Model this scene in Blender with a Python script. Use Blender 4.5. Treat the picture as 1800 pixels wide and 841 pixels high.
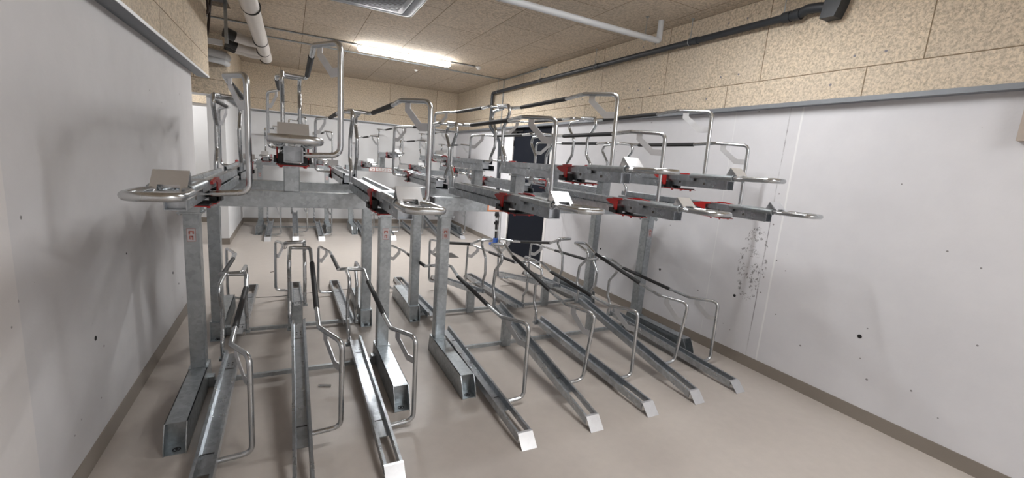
import bpy, bmesh, math, random
from mathutils import Vector, Matrix

# ---------------------------------------------------------------- reset, camera, world, lights, exposure
for o in list(bpy.data.objects):
    bpy.data.objects.remove(o)
sc = bpy.context.scene
C = sc.collection
W_IMG, F_PX = 1800.0, 754.0
CAM = (0.5397, 0.0, 1.6)
YAW, PITCH, ROLL = math.radians(-27.6702), math.radians(-10.0217), math.radians(4.5824)
fw = Vector((math.sin(-YAW) * math.cos(PITCH), math.cos(YAW) * math.cos(PITCH), math.sin(PITCH)))
r0 = fw.cross(Vector((0, 0, 1))).normalized()
u0 = r0.cross(fw)
rt = r0 * math.cos(ROLL) + u0 * math.sin(ROLL)
up = u0 * math.cos(ROLL) - r0 * math.sin(ROLL)
cd = bpy.data.cameras.new('camera')
cd.sensor_width = 36.0
cd.lens = F_PX / W_IMG * 36.0
cd.clip_start = 0.05
cam = bpy.data.objects.new('camera', cd)
C.objects.link(cam)
cam.matrix_world = Matrix(((rt.x, up.x, -fw.x, CAM[0]), (rt.y, up.y, -fw.y, CAM[1]), (rt.z, up.z, -fw.z, CAM[2]), (0, 0, 0, 1)))
sc.camera = cam

world = bpy.data.worlds.new('world')
sc.world = world
world.use_nodes = True
world.node_tree.nodes['Background'].inputs[0].default_value = (1, 0.98, 0.95, 1)
world.node_tree.nodes['Background'].inputs[1].default_value = 0.02
sc.view_settings.view_transform = 'Standard'
sc.view_settings.look = 'None'
sc.view_settings.gamma = 1.0
sc.view_settings.use_curve_mapping = False
sc.view_settings.exposure = 0.07

# room constants
XL, XR, YB, YF, ZC = -0.3226, 4.098, 10.06, -3.6, 3.0934
ZT = 2.24            # underside of the wood wool cladding
PT = 0.06            # cladding thickness on the right and back walls
YC = 3.615           # middle between the two back-to-back rack rows
DF = 6.16            # distance from the front row to the far row
LAMPS = [(2.10, 6.86, 108.0), (2.55, 2.15, 32.0), (2.75, -2.0, 108.0)]     # ceiling luminaires (x, y, watts)
CORR_LAMP = (-1.75, 9.15, 34.0)

# ---------------------------------------------------------------- materials
def new_mat(name):
    m = bpy.data.materials.new(name)
    m.use_nodes = True
    nt = m.node_tree
    return m, nt, nt.nodes['Principled BSDF']

def node(nt, typ, **kw):
    n = nt.nodes.new(typ)
    for k, v in kw.items():
        if k in n.inputs:
            n.inputs[k].default_value = v
        else:
            setattr(n, k, v)
    return n

def math_n(nt, op, a, b=None, c=None, clamp=False):
    n = nt.nodes.new('ShaderNodeMath')
    n.operation = op
    n.use_clamp = clamp
    for i, v in enumerate((a, b, c)):
        if v is None:
            continue
        if isinstance(v, (int, float)):
            n.inputs[i].default_value = v
        else:
            nt.links.new(v, n.inputs[i])
    return n.outputs[0]

def ramp(nt, fac, stops):
    n = nt.nodes.new('ShaderNodeValToRGB')
    el = n.color_ramp.elements
    while len(el) < len(stops):
        el.new(0.5)
    for e, (p, c) in zip(el, stops):
        e.position = p
        e.color = (c, c, c, 1) if isinstance(c, (int, float)) else (*c, 1)
    nt.links.new(fac, n.inputs[0])
    return n.outputs[0]

def mix(nt, fac, a, b, mode='MIX'):
    n = nt.nodes.new('ShaderNodeMix')
    n.data_type = 'RGBA'
    n.blend_type = mode
    for sock, v in ((n.inputs[0], fac), (n.inputs[6], a), (n.inputs[7], b)):
        if isinstance(v, (int, float)):
            sock.default_value = v
        elif isinstance(v, tuple):
            sock.default_value = (*v, 1)
        else:
            nt.links.new(v, sock)
    return n.outputs[2]

def coords(nt, scale=(1, 1, 1), kind='Object'):
    t = nt.nodes.new('ShaderNodeTexCoord')
    m = nt.nodes.new('ShaderNodeMapping')
    m.inputs['Scale'].default_value = scale
    nt.links.new(t.outputs[kind], m.inputs[0])
    return m.outputs[0]

def noise(nt, vec, scale, detail=3, rough=0.55):
    n = nt.nodes.new('ShaderNodeTexNoise')
    n.inputs['Scale'].default_value = scale
    n.inputs['Detail'].default_value = detail
    n.inputs['Roughness'].default_value = rough
    nt.links.new(vec, n.inputs['Vector'])
    return n.outputs[0]

def plain(name, col, rough=0.5, metal=0.0, var=0.0, scale=20.0):
    m, nt, b = new_mat(name)
    b.inputs['Base Color'].default_value = (*col, 1)
    b.inputs['Roughness'].default_value = rough
    b.inputs['Metallic'].default_value = metal
    if var:
        f = noise(nt, coords(nt), scale)
        c = mix(nt, ramp(nt, f, [(0.3, 0.0), (0.7, 1.0)]), tuple(x * (1 - var) for x in col), tuple(min(1, x * (1 + var)) for x in col))
        nt.links.new(c, b.inputs['Base Color'])
    return m

def zinc(name, col, rough, spangle=9.0, metal=0.9, lo=0.72):
    m, nt, b = new_mat(name)
    v = coords(nt)
    vo = nt.nodes.new('ShaderNodeTexVoronoi')
    vo.inputs['Scale'].default_value = spangle * 6
    nt.links.new(v, vo.inputs['Vector'])
    g = nt.nodes.new('ShaderNodeSeparateColor')
    nt.links.new(vo.outputs['Color'], g.inputs[0])
    n1 = noise(nt, v, spangle, 4, 0.6)
    f = math_n(nt, 'ADD', math_n(nt, 'MULTIPLY', g.outputs[0], 0.3), math_n(nt, 'MULTIPLY', n1, 0.8))
    fc = ramp(nt, f, [(0.3, 0.0), (0.8, 1.0)])
    nt.links.new(mix(nt, fc, tuple(c * lo for c in col), col), b.inputs['Base Color'])
    nt.links.new(ramp(nt, f, [(0.25, rough + 0.1), (0.85, rough - 0.06)]), b.inputs['Roughness'])
    b.inputs['Metallic'].default_value = metal
    return m

M = {}
M['zinc'] = zinc('galvanised_steel', (0.46, 0.495, 0.515), 0.36, 8.0, 0.95, 0.70)
M['zinc_tube'] = zinc('galvanised_tube', (0.58, 0.60, 0.615), 0.24, 2.0, 1.0, 0.86)
M['zinc_sheet'] = zinc('galvanised_sheet', (0.52, 0.55, 0.58), 0.30, 6.0, 0.97, 0.66)
M['zinc_bright'] = zinc('bright_sheet', (0.74, 0.75, 0.77), 0.34, 6.0, 0.85, 0.92)
M['sleeve'] = plain('black_rubber', (0.012, 0.012, 0.013), 0.6)
M['black'] = plain('black_plastic', (0.012, 0.012, 0.013), 0.4)
M['red'] = plain('red_plastic', (0.36, 0.012, 0.010), 0.38)
M['orange'] = plain('orange_print', (0.80, 0.25, 0.08), 0.5)
M['redprint'] = plain('red_print', (0.42, 0.15, 0.12), 0.5)
M['white_label'] = plain('label_film', (0.75, 0.73, 0.72), 0.4)
M['grey_label'] = plain('clear_label', (0.48, 0.47, 0.48), 0.35)
M['trim'] = plain('grey_trim', (0.21, 0.225, 0.245), 0.5, 0.2, 0.05)
M['rim'] = plain('pale_trim_edge', (0.75, 0.76, 0.77), 0.5)
M['darkpipe'] = plain('dark_grey_pvc', (0.026, 0.030, 0.036), 0.5)
M['whitepipe'] = plain('off_white_pvc', (0.62, 0.59, 0.56), 0.4, 0, 0.04)
M['greypipe'] = plain('pale_grey_pvc', (0.50, 0.51, 0.52), 0.45)
M['band'] = plain('black_band', (0.015, 0.015, 0.015), 0.5)
M['door'] = plain('navy_door', (0.006, 0.008, 0.014), 0.6)
M['door'].node_tree.nodes['Principled BSDF'].inputs['Specular IOR Level'].default_value = 0.15
M['frame'] = plain('door_frame_paint', (0.74, 0.73, 0.72), 0.5)
M['ac'] = plain('unit_plastic', (0.30, 0.33, 0.37), 0.4)
M['ac_dark'] = plain('unit_slot', (0.05, 0.055, 0.06), 0.5)
M['white'] = plain('white_plastic', (0.8, 0.8, 0.79), 0.4)
M['blue'] = plain('blue_plastic', (0.03, 0.10, 0.38), 0.4)
M['cable'] = plain('brown_cable', (0.05, 0.03, 0.022), 0.6, 0, 0.4, 6)
M['grate'] = plain('dark_grate', (0.16, 0.15, 0.14), 0.5, 0.6)
M['beige'] = plain('beige_board', (0.42, 0.36, 0.31), 0.6)
M['hole'] = plain('dark_hole', (0.01, 0.01, 0.01), 0.9)
M['skirt'] = plain('skirting_paint', (0.235, 0.205, 0.175), 0.42, 0, 0.05, 3)

def emis(name, col, s):
    m, nt, b = new_mat(name)
    b.inputs['Base Color'].default_value = (*col, 1)
    b.inputs['Emission Color'].default_value = (*col, 1)
    b.inputs['Emission Strength'].default_value = s
    return m
M['glow'] = emis('lamp_diffuser', (1, 0.99, 0.98), 68.0)
M['glow_b'] = emis('lamp_diffuser_dimmer', (0.98, 0.985, 1.0), 26.0)
M['glow_c'] = emis('passage_diffuser', (1, 0.98, 0.96), 10.0)

def floor_mat():
    m, nt, b = new_mat('epoxy_floor')
    v = coords(nt)
    n1 = noise(nt, v, 0.8, 4)
    n2 = noise(nt, v, 14, 3)
    n3 = noise(nt, v, 5, 5, 0.7)
    f = math_n(nt, 'ADD', math_n(nt, 'MULTIPLY', n1, 0.6), math_n(nt, 'MULTIPLY', n2, 0.4))
    c = mix(nt, ramp(nt, f, [(0.35, 0.0), (0.65, 1.0)]), (0.405, 0.365, 0.332), (0.450, 0.408, 0.370))
    sp = ramp(nt, n3, [(0.70, 0.0), (0.78, 1.0)])
    c = mix(nt, math_n(nt, 'MULTIPLY', sp, 0.25), c, (0.30, 0.26, 0.22))
    nt.links.new(c, b.inputs['Base Color'])
    nt.links.new(ramp(nt, n1, [(0.3, 0.34), (0.7, 0.46)]), b.inputs['Roughness'])
    return m
M['floor'] = floor_mat()

def concrete(name, side=None, c0=(0.565, 0.565, 0.595), c1=(0.620, 0.618, 0.645), few=0.80):
    m, nt, b = new_mat(name)
    v = coords(nt)
    n1 = noise(nt, v, 1.1, 4)
    n2 = noise(nt, v, 7, 4)
    f = math_n(nt, 'ADD', math_n(nt, 'MULTIPLY', n1, 0.65), math_n(nt, 'MULTIPLY', n2, 0.35))
    c = mix(nt, ramp(nt, f, [(0.35, 0.0), (0.68, 1.0)]), c0, c1)
    # pores: cells whose centre distance is small, thinned out by a second noise
    vo = nt.nodes.new('ShaderNodeTexVoronoi')
    vo.inputs['Scale'].default_value = 13
    nt.links.new(coords(nt, (0, 1, 1)), vo.inputs['Vector'])
    sep = nt.nodes.new('ShaderNodeSeparateColor')
    nt.links.new(vo.outputs['Color'], sep.inputs[0])
    size = math_n(nt, 'MULTIPLY', math_n(nt, 'MULTIPLY', sep.outputs[1], sep.outputs[1]), 0.10)
    pore = math_n(nt, 'LESS_THAN', vo.outputs['Distance'], size)
    keep = math_n(nt, 'GREATER_THAN', sep.outputs[0], few)
    region = math_n(nt, 'GREATER_THAN', noise(nt, v, 1.6, 2), 0.42)
    pore = math_n(nt, 'MULTIPLY', math_n(nt, 'MULTIPLY', pore, keep), region)
    c = mix(nt, math_n(nt, 'MULTIPLY', pore, 0.8), c, (0.13, 0.12, 0.12))
    if side == 'right':
        s = nt.nodes.new('ShaderNodeSeparateXYZ')
        nt.links.new(v, s.inputs[0])
        y, z = s.outputs[1], s.outputs[2]
        wob = math_n(nt, 'MULTIPLY', math_n(nt, 'SUBTRACT', noise(nt, v, 3, 3), 0.5), 0.012)
        yy = math_n(nt, 'ADD', y, wob)
        def line(at, w):
            return math_n(nt, 'LESS_THAN', math_n(nt, 'ABSOLUTE', math_n(nt, 'SUBTRACT', yy, at)), w)
        brk = ramp(nt, noise(nt, v, 6, 4, 0.7), [(0.42, 0.15), (0.58, 0.9)])
        c = mix(nt, math_n(nt, 'MULTIPLY', line(2.18, 0.004), brk), c, (0.25, 0.24, 0.25))
        c = mix(nt, math_n(nt, 'MULTIPLY', line(2.085, 0.007), 0.7), c, (0.80, 0.80, 0.80))
        c = mix(nt, math_n(nt, 'MULTIPLY', line(2.66, 0.004), 0.6), c, (0.76, 0.76, 0.76))
        c = mix(nt, math_n(nt, 'MULTIPLY', line(5.2, 0.004), 0.5), c, (0.34, 0.33, 0.33))
        # honeycombed patch beside the joint
        dy = math_n(nt, 'DIVIDE', math_n(nt, 'SUBTRACT', y, 2.27), 0.13)
        dz = math_n(nt, 'DIVIDE', math_n(nt, 'SUBTRACT', z, 0.90), 0.33)
        d = math_n(nt, 'ADD', math_n(nt, 'MULTIPLY', dy, dy), math_n(nt, 'MULTIPLY', dz, dz))
        inside = math_n(nt, 'LESS_THAN', d, 1.0)
        holes = ramp(nt, noise(nt, v, 42, 5, 0.75), [(0.53, 0.0), (0.57, 1.0)])
        patch = math_n(nt, 'GREATER_THAN', noise(nt, v, 9, 2), 0.46)
        hh = math_n(nt, 'MULTIPLY', math_n(nt, 'MULTIPLY', holes, inside), patch)
        c = mix(nt, math_n(nt, 'MULTIPLY', hh, 0.85), c, (0.16, 0.15, 0.15))
    nt.links.new(c, b.inputs['Base Color'])
    b.inputs['Roughness'].default_value = 0.62
    bp_ = nt.nodes.new('ShaderNodeBump')
    bp_.inputs['Strength'].default_value = 0.08
    bp_.inputs['Distance'].default_value = 0.01
    nt.links.new(noise(nt, v, 30, 5), bp_.inputs['Height'])
    nt.links.new(bp_.outputs[0], b.inputs['Normal'])
    return m
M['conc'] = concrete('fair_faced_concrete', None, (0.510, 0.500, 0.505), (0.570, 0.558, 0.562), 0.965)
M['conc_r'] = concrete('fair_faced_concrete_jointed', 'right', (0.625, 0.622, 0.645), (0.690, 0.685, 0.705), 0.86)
M['conc_step'] = concrete('pale_concrete_step', None, (0.57, 0.545, 0.535), (0.63, 0.605, 0.595), 0.95)
M['plaster'] = plain('white_painted_wall', (0.70, 0.70, 0.705), 0.6, 0, 0.02, 2)

def woodwool(name, ax_u, ax_v, u0_, v0_, bw, rh, offs, col=(0.600, 0.505, 0.385)):
    m, nt, b = new_mat(name)
    v = coords(nt)
    s = nt.nodes.new('ShaderNodeSeparateXYZ')
    nt.links.new(v, s.inputs[0])
    cmb = nt.nodes.new('ShaderNodeCombineXYZ')
    nt.links.new(math_n(nt, 'SUBTRACT', s.outputs[ax_u], u0_), cmb.inputs[0])
    nt.links.new(math_n(nt, 'SUBTRACT', s.outputs[ax_v], v0_), cmb.inputs[1])
    br = nt.nodes.new('ShaderNodeTexBrick')
    br.offset = offs
    br.offset_frequency = 2
    br.squash = 1.0
    for k, val in (('Scale', 1.0), ('Mortar Size', 0.0038), ('Mortar Smooth', 0.15), ('Bias', 0.0), ('Brick Width', bw), ('Row Height', rh)):
        br.inputs[k].default_value = val
    br.inputs['Color1'].default_value = (0.93, 0.93, 0.93, 1)
    br.inputs['Color2'].default_value = (1.04, 1.04, 1.04, 1)
    br.inputs['Mortar'].default_value = (1, 1, 1, 1)
    nt.links.new(cmb.outputs[0], br.inputs['Vector'])
    # fibres: stretched dark dashes and pale strands
    f1 = noise(nt, v, 48, 5, 0.8)
    f2 = noise(nt, coords(nt, (1, 1, 2.6) if ax_v == 2 else (1, 2.4, 1)), 34, 3, 0.75)
    f3 = noise(nt, coords(nt, (1, 2.6, 1) if ax_v == 2 else (2.4, 1, 1)), 36, 3, 0.75)
    big = noise(nt, v, 2.0, 3)
    c = mix(nt, ramp(nt, f1, [(0.40, 0.0), (0.58, 1.0)]), tuple(x * 0.66 for x in col), tuple(min(1, x * 1.22) for x in col))
    dark = math_n(nt, 'MAXIMUM', ramp(nt, f2, [(0.335, 1.0), (0.375, 0.0)]), ramp(nt, f3, [(0.335, 1.0), (0.375, 0.0)]))
    c = mix(nt, math_n(nt, 'MULTIPLY', dark, 0.65), c, tuple(x * 0.28 for x in col))
    c = mix(nt, ramp(nt, big, [(0.35, 0.0), (0.7, 0.35)]), c, (0.56, 0.50, 0.42))
    c = mix(nt, 1.0, c, br.outputs['Color'], 'MULTIPLY')
    c = mix(nt, br.outputs['Fac'], c, (0.20, 0.15, 0.10))
    nt.links.new(c, b.inputs['Base Color'])
    b.inputs['Roughness'].default_value = 0.9
    b.inputs['Specular IOR Level'].default_value = 0.2
    bp_ = nt.nodes.new('ShaderNodeBump')
    bp_.inputs['Strength'].default_value = 0.5
    bp_.inputs['Distance'].default_value = 0.004
    nt.links.new(f1, bp_.inputs['Height'])
    nt.links.new(bp_.outputs[0], b.inputs['Normal'])
    return m
# vertical joints seen on the right: upper row 4.88, 3.815 ..., lower row 5.18, 3.04 ...
M['wool_x'] = woodwool('wood_wool_right', 1, 2, 4.88 - 1.066 * 12, 2.436 - 0.657 * 2, 1.066, 0.657, 0.28)
M['wool_y'] = woodwool('wood_wool_back', 0, 2, 0.91 - 1.055 * 4, 2.45 - 0.65 * 2, 1.055, 0.65, 0.5)
M['wool_c'] = woodwool('wood_wool_ceiling', 1, 0, 4.08 - 1.066 * 10, 1.335 - 0.635 * 8, 1.066, 0.635, 0.5, (0.56, 0.475, 0.375))

# ---------------------------------------------------------------- mesh helpers
def link(name, bm, mat, parent=None, smooth=False):
    me = bpy.data.meshes.new(name)
    bmesh.ops.recalc_face_normals(bm, faces=bm.faces)
    bm.to_mesh(me)
    bm.free()
    mats = mat if isinstance(mat, (list, tuple)) else [mat]
    for k in mats:
        me.materials.append(k)
    if smooth:
        for p in me.polygons:
            p.use_smooth = True
        try:
            me.set_sharp_from_angle(angle=math.radians(40))
        except Exception:
            pass
    o = bpy.data.objects.new(name, me)
    C.objects.link(o)
    if parent:
        o.parent = parent
    return o

def thing(name, label, cat, loc=(0, 0, 0), rz=0.0, group=None):
    o = bpy.data.objects.new(name, None)
    C.objects.link(o)
    o.empty_display_size = 0.1
    o.location = loc
    o.rotation_euler = (0, 0, rz)
    tag(o, label, cat, group)
    return o

def tag(o, label=None, cat=None, group=None, kind=None):
    for k, v in (('label', label), ('category', cat), ('group', group), ('kind', kind)):
        if v:
            o[k] = v
    return o

def box(bm, x0, x1, y0, y1, z0, z1, mi=0):
    vs = [bm.verts.new(p) for p in ((x0, y0, z0), (x1, y0, z0), (x1, y1, z0), (x0, y1, z0), (x0, y0, z1), (x1, y0, z1), (x1, y1, z1), (x0, y1, z1))]
    for f in ((0, 3, 2, 1), (4, 5, 6, 7), (0, 1, 5, 4), (1, 2, 6, 5), (2, 3, 7, 6), (3, 0, 4, 7)):
        bm.faces.new([vs[i] for i in f]).material_index = mi

def bbox(x0, x1, y0, y1, z0, z1, bev=0.0):
    bm = bmesh.new()
    box(bm, x0, x1, y0, y1, z0, z1)
    if bev:
        bmesh.ops.bevel(bm, geom=list(bm.edges), offset=bev, segments=1, affect='EDGES')
    return bm

def prism(bm, pts, d, mi=0):
    """polygon pts (3-D, planar) extruded by vector d"""
    d = Vector(d)
    a = [bm.verts.new(Vector(p)) for p in pts]
    b = [bm.verts.new(Vector(p) + d) for p in pts]
    n = len(pts)
    bm.faces.new(a[::-1]).material_index = mi
    bm.faces.new(b).material_index = mi
    for i in range(n):
        bm.faces.new((a[i], a[(i + 1) % n], b[(i + 1) % n], b[i])).material_index = mi

def fillet(pts, r, n=4):
    pts = [Vector(p) for p in pts]
    rr = r if isinstance(r, (list, tuple)) else [r] * len(pts)
    out = [pts[0]]
    for i in range(1, len(pts) - 1):
        a, p, b = pts[i - 1], pts[i], pts[i + 1]
        u, w = (a - p), (b - p)
        lu, lw = u.length, w.length
        u.normalize(); w.normalize()
        ang = u.angle(w)
        if ang > math.pi - 0.03:
            out.append(p)
            continue
        t = min(rr[i] / math.tan(ang / 2), lu * 0.48, lw * 0.48)
        s, e = p + u * t, p + w * t
        for k in range(n + 1):
            q = k / n
            out.append((1 - q) ** 2 * s + 2 * q * (1 - q) * p + q * q * e)
    out.append(pts[-1])
    return out

def tube(bm, pts, rad, seg=10, mi=0, cap=True):
    pts = [Vector(p) for p in pts]
    clean = [pts[0]]
    for p in pts[1:]:
        if (p - clean[-1]).length > 1e-5:
            clean.append(p)
    pts = clean
    n = len(pts)
    t = (pts[1] - pts[0]).normalized()
    ref = Vector((0, 0, 1)) if abs(t.z) < 0.9 else Vector((1, 0, 0))
    nrm = (ref - t * ref.dot(t)).normalized()
    rings = []
    for i in range(n):
        if i == 0:
            ti = (pts[1] - pts[0]).normalized()
        elif i == n - 1:
            ti = (pts[-1] - pts[-2]).normalized()
        else:
            ti = ((pts[i + 1] - pts[i]).normalized() + (pts[i] - pts[i - 1]).normalized()).normalized()
        nrm = (nrm - ti * nrm.dot(ti)).normalized()
        bi = ti.cross(nrm)
        rings.append([bm.verts.new(pts[i] + (nrm * math.cos(2 * math.pi * k / seg) + bi * math.sin(2 * math.pi * k / seg)) * rad) for k in range(seg)])
    for a, b in zip(rings, rings[1:]):
        for k in range(seg):
            bm.faces.new((a[k], a[(k + 1) % seg], b[(k + 1) % seg], b[k])).material_index = mi
    if cap:
        bm.faces.new(rings[0][::-1]).material_index = mi
        bm.faces.new(rings[-1]).material_index = mi

def disc(bm, c, axis, r, h, seg=12, mi=0):
    c = Vector(c); a = Vector(axis).normalized()
    tube(bm, [c - a * h / 2, c + a * h / 2], r, seg, mi)

def ring(bm, c, axis, R, r, seg=16, mi=0):
    c = Vector(c); a = Vector(axis).normalized()
    ref = Vector((0, 0, 1)) if abs(a.z) < 0.9 else Vector((1, 0, 0))
    u = (ref - a * ref.dot(a)).normalized(); w = a.cross(u)
    prev = None; first = None
    for i in range(seg):
        t = 2 * math.pi * i / seg
        d = u * math.cos(t) + w * math.sin(t)
        rg = [bm.verts.new(c + d * (R + r * math.cos(2 * math.pi * k / 6)) + a * r * math.sin(2 * math.pi * k / 6)) for k in range(6)]
        if prev:
            for k in range(6):
                bm.faces.new((prev[k], prev[(k + 1) % 6], rg[(k + 1) % 6], rg[k])).material_index = mi
        else:
            first = rg
        prev = rg
    for k in range(6):
        bm.faces.new((prev[k], prev[(k + 1) % 6], first[(k + 1) % 6], first[k])).material_index = mi

def sheet(bm, prof, p0, p1, t=0.003, mi=0):
    """open profile (x, dz) swept from p0=(y, z) to p1=(y, z) as sheet metal of thickness t"""
    n = len(prof)
    offs = []
    for i in range(n):
        a = Vector(prof[max(i - 1, 0)]); b = Vector(prof[min(i + 1, n - 1)])
        d = (b - a).normalized()
        nn = Vector((-d.y, d.x))
        if 0 < i < n - 1:
            d1 = (Vector(prof[i]) - a).normalized()
            k = max(0.45, abs(Vector((-d1.y, d1.x)).dot(nn)))
        else:
            k = 1.0
        offs.append(Vector(prof[i]) - nn * t / k)
    out = [Vector(p) for p in prof] + offs[::-1]
    A = [bm.verts.new((q.x, p0[0], p0[1] + q.y)) for q in out]
    B = [bm.verts.new((q.x, p1[0], p1[1] + q.y)) for q in out]
    m = len(out)
    for i in range(m):
        bm.faces.new((A[i], A[(i + 1) % m], B[(i + 1) % m], B[i])).material_index = mi
    for V in (A, B):
        for i in range(n - 1):
            bm.faces.new((V[i], V[i + 1], V[m - 2 - i], V[m - 1 - i])).material_index = mi

def copy_tree(o, parent=None):
    c = o.copy()
    C.objects.link(c)
    c.parent = parent
    for ch in list(o.children):
        copy_tree(ch, c)
    return c

# ================================================================ ROOM
def structure(name, bm, mat, parent=None):
    o = link(name, bm, mat, parent)
    if not parent:
        o['kind'] = 'structure'
    return o

XO = -3.2   # far side of the passage on the left
structure('floor', bbox(XO - 0.2, XR + 0.2, YF - 0.2, YB + 0.2, -0.12, 0.0), M['floor'])

# ceiling with a service opening near the passage
hx0, hx1, hy0, hy1 = -0.95, -0.06, 5.62, 6.30
bm = bmesh.new()
zt = ZC + 0.05
box(bm, XO - 0.2, hx0, YF - 0.2, YB + 0.2, ZC, zt)
box(bm, hx1, XR + 0.2, YF - 0.2, YB + 0.2, ZC, zt)
box(bm, hx0, hx1, YF - 0.2, hy0, ZC, zt)
box(bm, hx0, hx1, hy1, YB + 0.2, ZC, zt)
ceil = structure('ceiling', bm, M['wool_c'])
bm = bmesh.new()
box(bm, XO - 0.2, XR + 0.2, YF - 0.2, YB + 0.2, ZC + 0.45, ZC + 0.55)
for a in ((hx0 - 0.1, hx0, hy0 - 0.1, hy1 + 0.1), (hx1, hx1 + 0.1, hy0 - 0.1, hy1 + 0.1), (hx0, hx1, hy0 - 0.1, hy0), (hx0, hx1, hy1, hy1 + 0.1)):
    box(bm, *a, zt, ZC + 0.46)
structure('concrete_slab', bm, M['conc'], ceil)

def clad(name, bm, mat, parent):
    return link(name, bm, mat, parent)

# right wall
bm = bmesh.new()
box(bm, XR, XR + 0.2, YF, 5.75, 0, ZC)
box(bm, XR, XR + 0.2, 7.03, YB, 0, ZC)
box(bm, XR, XR + 0.2, 5.75, 7.03, 2.225, ZC)
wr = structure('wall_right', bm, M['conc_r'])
for y, z, r in ((3.278, 0.59, 0.013), (2.379, 0.581, 0.013), (1.403, 0.591, 0.014), (5.237, 0.517, 0.012), (4.3, 0.6, 0.012)):
    bm = bmesh.new(); disc(bm, (XR, y, z), (1, 0, 0), r, 0.003, 14)
    link('tie_hole', bm, M['hole'], wr)
bm = bbox(XR - PT, XR, YF, YB - 0.001, ZT, ZC - 0.001)
for ky in range(-2, 8):
    for (oy, zz) in ((0.09, 2.52), (-0.09, 2.52), (0.09, 2.98), (-0.09, 2.98)):
        disc(bm, (XR - PT, 4.88 - 1.066 * ky + oy, zz), (1, 0, 0), 0.009, 0.004, 8, 1)
    disc(bm, (XR - PT, 5.18 - 1.066 * ky - 0.09, 2.34), (1, 0, 0), 0.009, 0.004, 8, 1)
clad('wood_wool_panels', bm, [M['wool_x'], plain('screw_head', (0.20, 0.19, 0.21), 0.6)], wr)

# back wall (runs on into the passage)
wb = structure('wall_back', bbox(XO - 0.2, XR + 0.2, YB, YB + 0.2, 0, ZC + 0.4), M['plaster'])
clad('wood_wool_panels', bbox(XO, XR - PT, YB - PT, YB, ZT, ZC - 0.001), M['wool_y'], wb)
# left wall, with a shallow step near the camera
bm = bmesh.new()
box(bm, XL - 0.22, XL, YF, 5.40, 0, ZC)
for y, z, q in ((4.246, 0.502, 0.012), (2.673, 0.591, 0.013), (4.42, 0.36, 0.009), (3.2, 0.9, 0.006)):
    disc(bm, (XL, y, z), (1, 0, 0), q, 0.002, 7, 1)
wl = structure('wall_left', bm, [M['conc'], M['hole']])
link('wall_step', bbox(XL, XL + 0.012, YF, 2.045, 0, ZT - 0.03, 0.003), M['conc_step'], wl)
clad('wood_wool_panels', bbox(XL, XL + 0.10, YF, 5.76, ZT, ZC - 0.001), M['wool_x'], wl)
# wall stub between room and passage, at the back
wst = structure('wall_stub', bbox(XL - 0.22, XL, 7.85, YB, 0, ZC), M['plaster'])
clad('wood_wool_panels', bbox(XL, XL + 0.06, 8.14, YB - PT, ZT, ZC - 0.001), M['wool_x'], wst)
lint = structure('wall_lintel', bbox(XO, XL + 0.06, 7.80, 8.14, ZT, ZC - 0.001), M['wool_y'])
link('soffit_plate', bbox(XO, XL + 0.06, 7.80, 8.14, ZT - 0.006, ZT - 0.0005), M['rim'], lint)
structure('wall_passage', bbox(XO - 0.2, XO, 3.8, YB, 0, ZC), M['plaster'])
structure('wall_passage_end', bbox(XO, XL - 0.22, 3.8, 4.0, 0, ZC), M['plaster'])
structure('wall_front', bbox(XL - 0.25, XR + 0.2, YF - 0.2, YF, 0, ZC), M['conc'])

# grey metal trims under the cladding
def trim(n, bm, mat=None):
    o = link('trim_%d' % n, bm, mat or [M['trim'], M['rim']])
    o['kind'] = 'structure'
    return o
bm = bmesh.new(); box(bm, XR - PT - 0.012, XR, YF, YB - PT, ZT - 0.032, ZT); trim(1, bm)
bm = bmesh.new(); box(bm, XL, XR - PT, YB - PT - 0.012, YB, ZT - 0.022, ZT - 0.002)
box(bm, XL, XR - PT, YB - PT - 0.016, YB - PT - 0.012, ZT - 0.004, ZT + 0.006, 1); trim(2, bm)
bm = bmesh.new(); box(bm, XL, XL + 0.10, YF, 5.76, ZT - 0.006, ZT)
box(bm, XL + 0.10, XL + 0.104, YF, 5.76, ZT - 0.006, ZT + 0.014, 1); trim(3, bm)
bm = bmesh.new(); box(bm, XL, XL + 0.072, 7.80, YB - PT, ZT - 0.02, ZT); trim(4, bm)

# skirtings
def skirt(side, bm):
    o = link('baseboard_' + side, bm, M['skirt'])
    o['kind'] = 'structure'
SH = 0.095
bm = bmesh.new(); box(bm, XR - 0.006, XR, YF, 5.70, 0, SH); box(bm, XR - 0.006, XR, 7.10, YB, 0, SH); skirt('right', bm)
skirt('left', bbox(XL, XL + 0.006, 2.045, 5.40, 0, SH + 0.005))
skirt('left_near', bbox(XL + 0.012, XL + 0.018, YF, 2.045, 0, SH + 0.005))
skirt('back', bbox(XO, XR - 0.006, YB - 0.006, YB, 0, SH))
bm = bmesh.new(); box(bm, XL, XL + 0.006, 7.85, YB - 0.006, 0, SH); box(bm, XL - 0.22, XL + 0.006, 7.844, 7.85, 0, SH); skirt('stub', bm)

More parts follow.
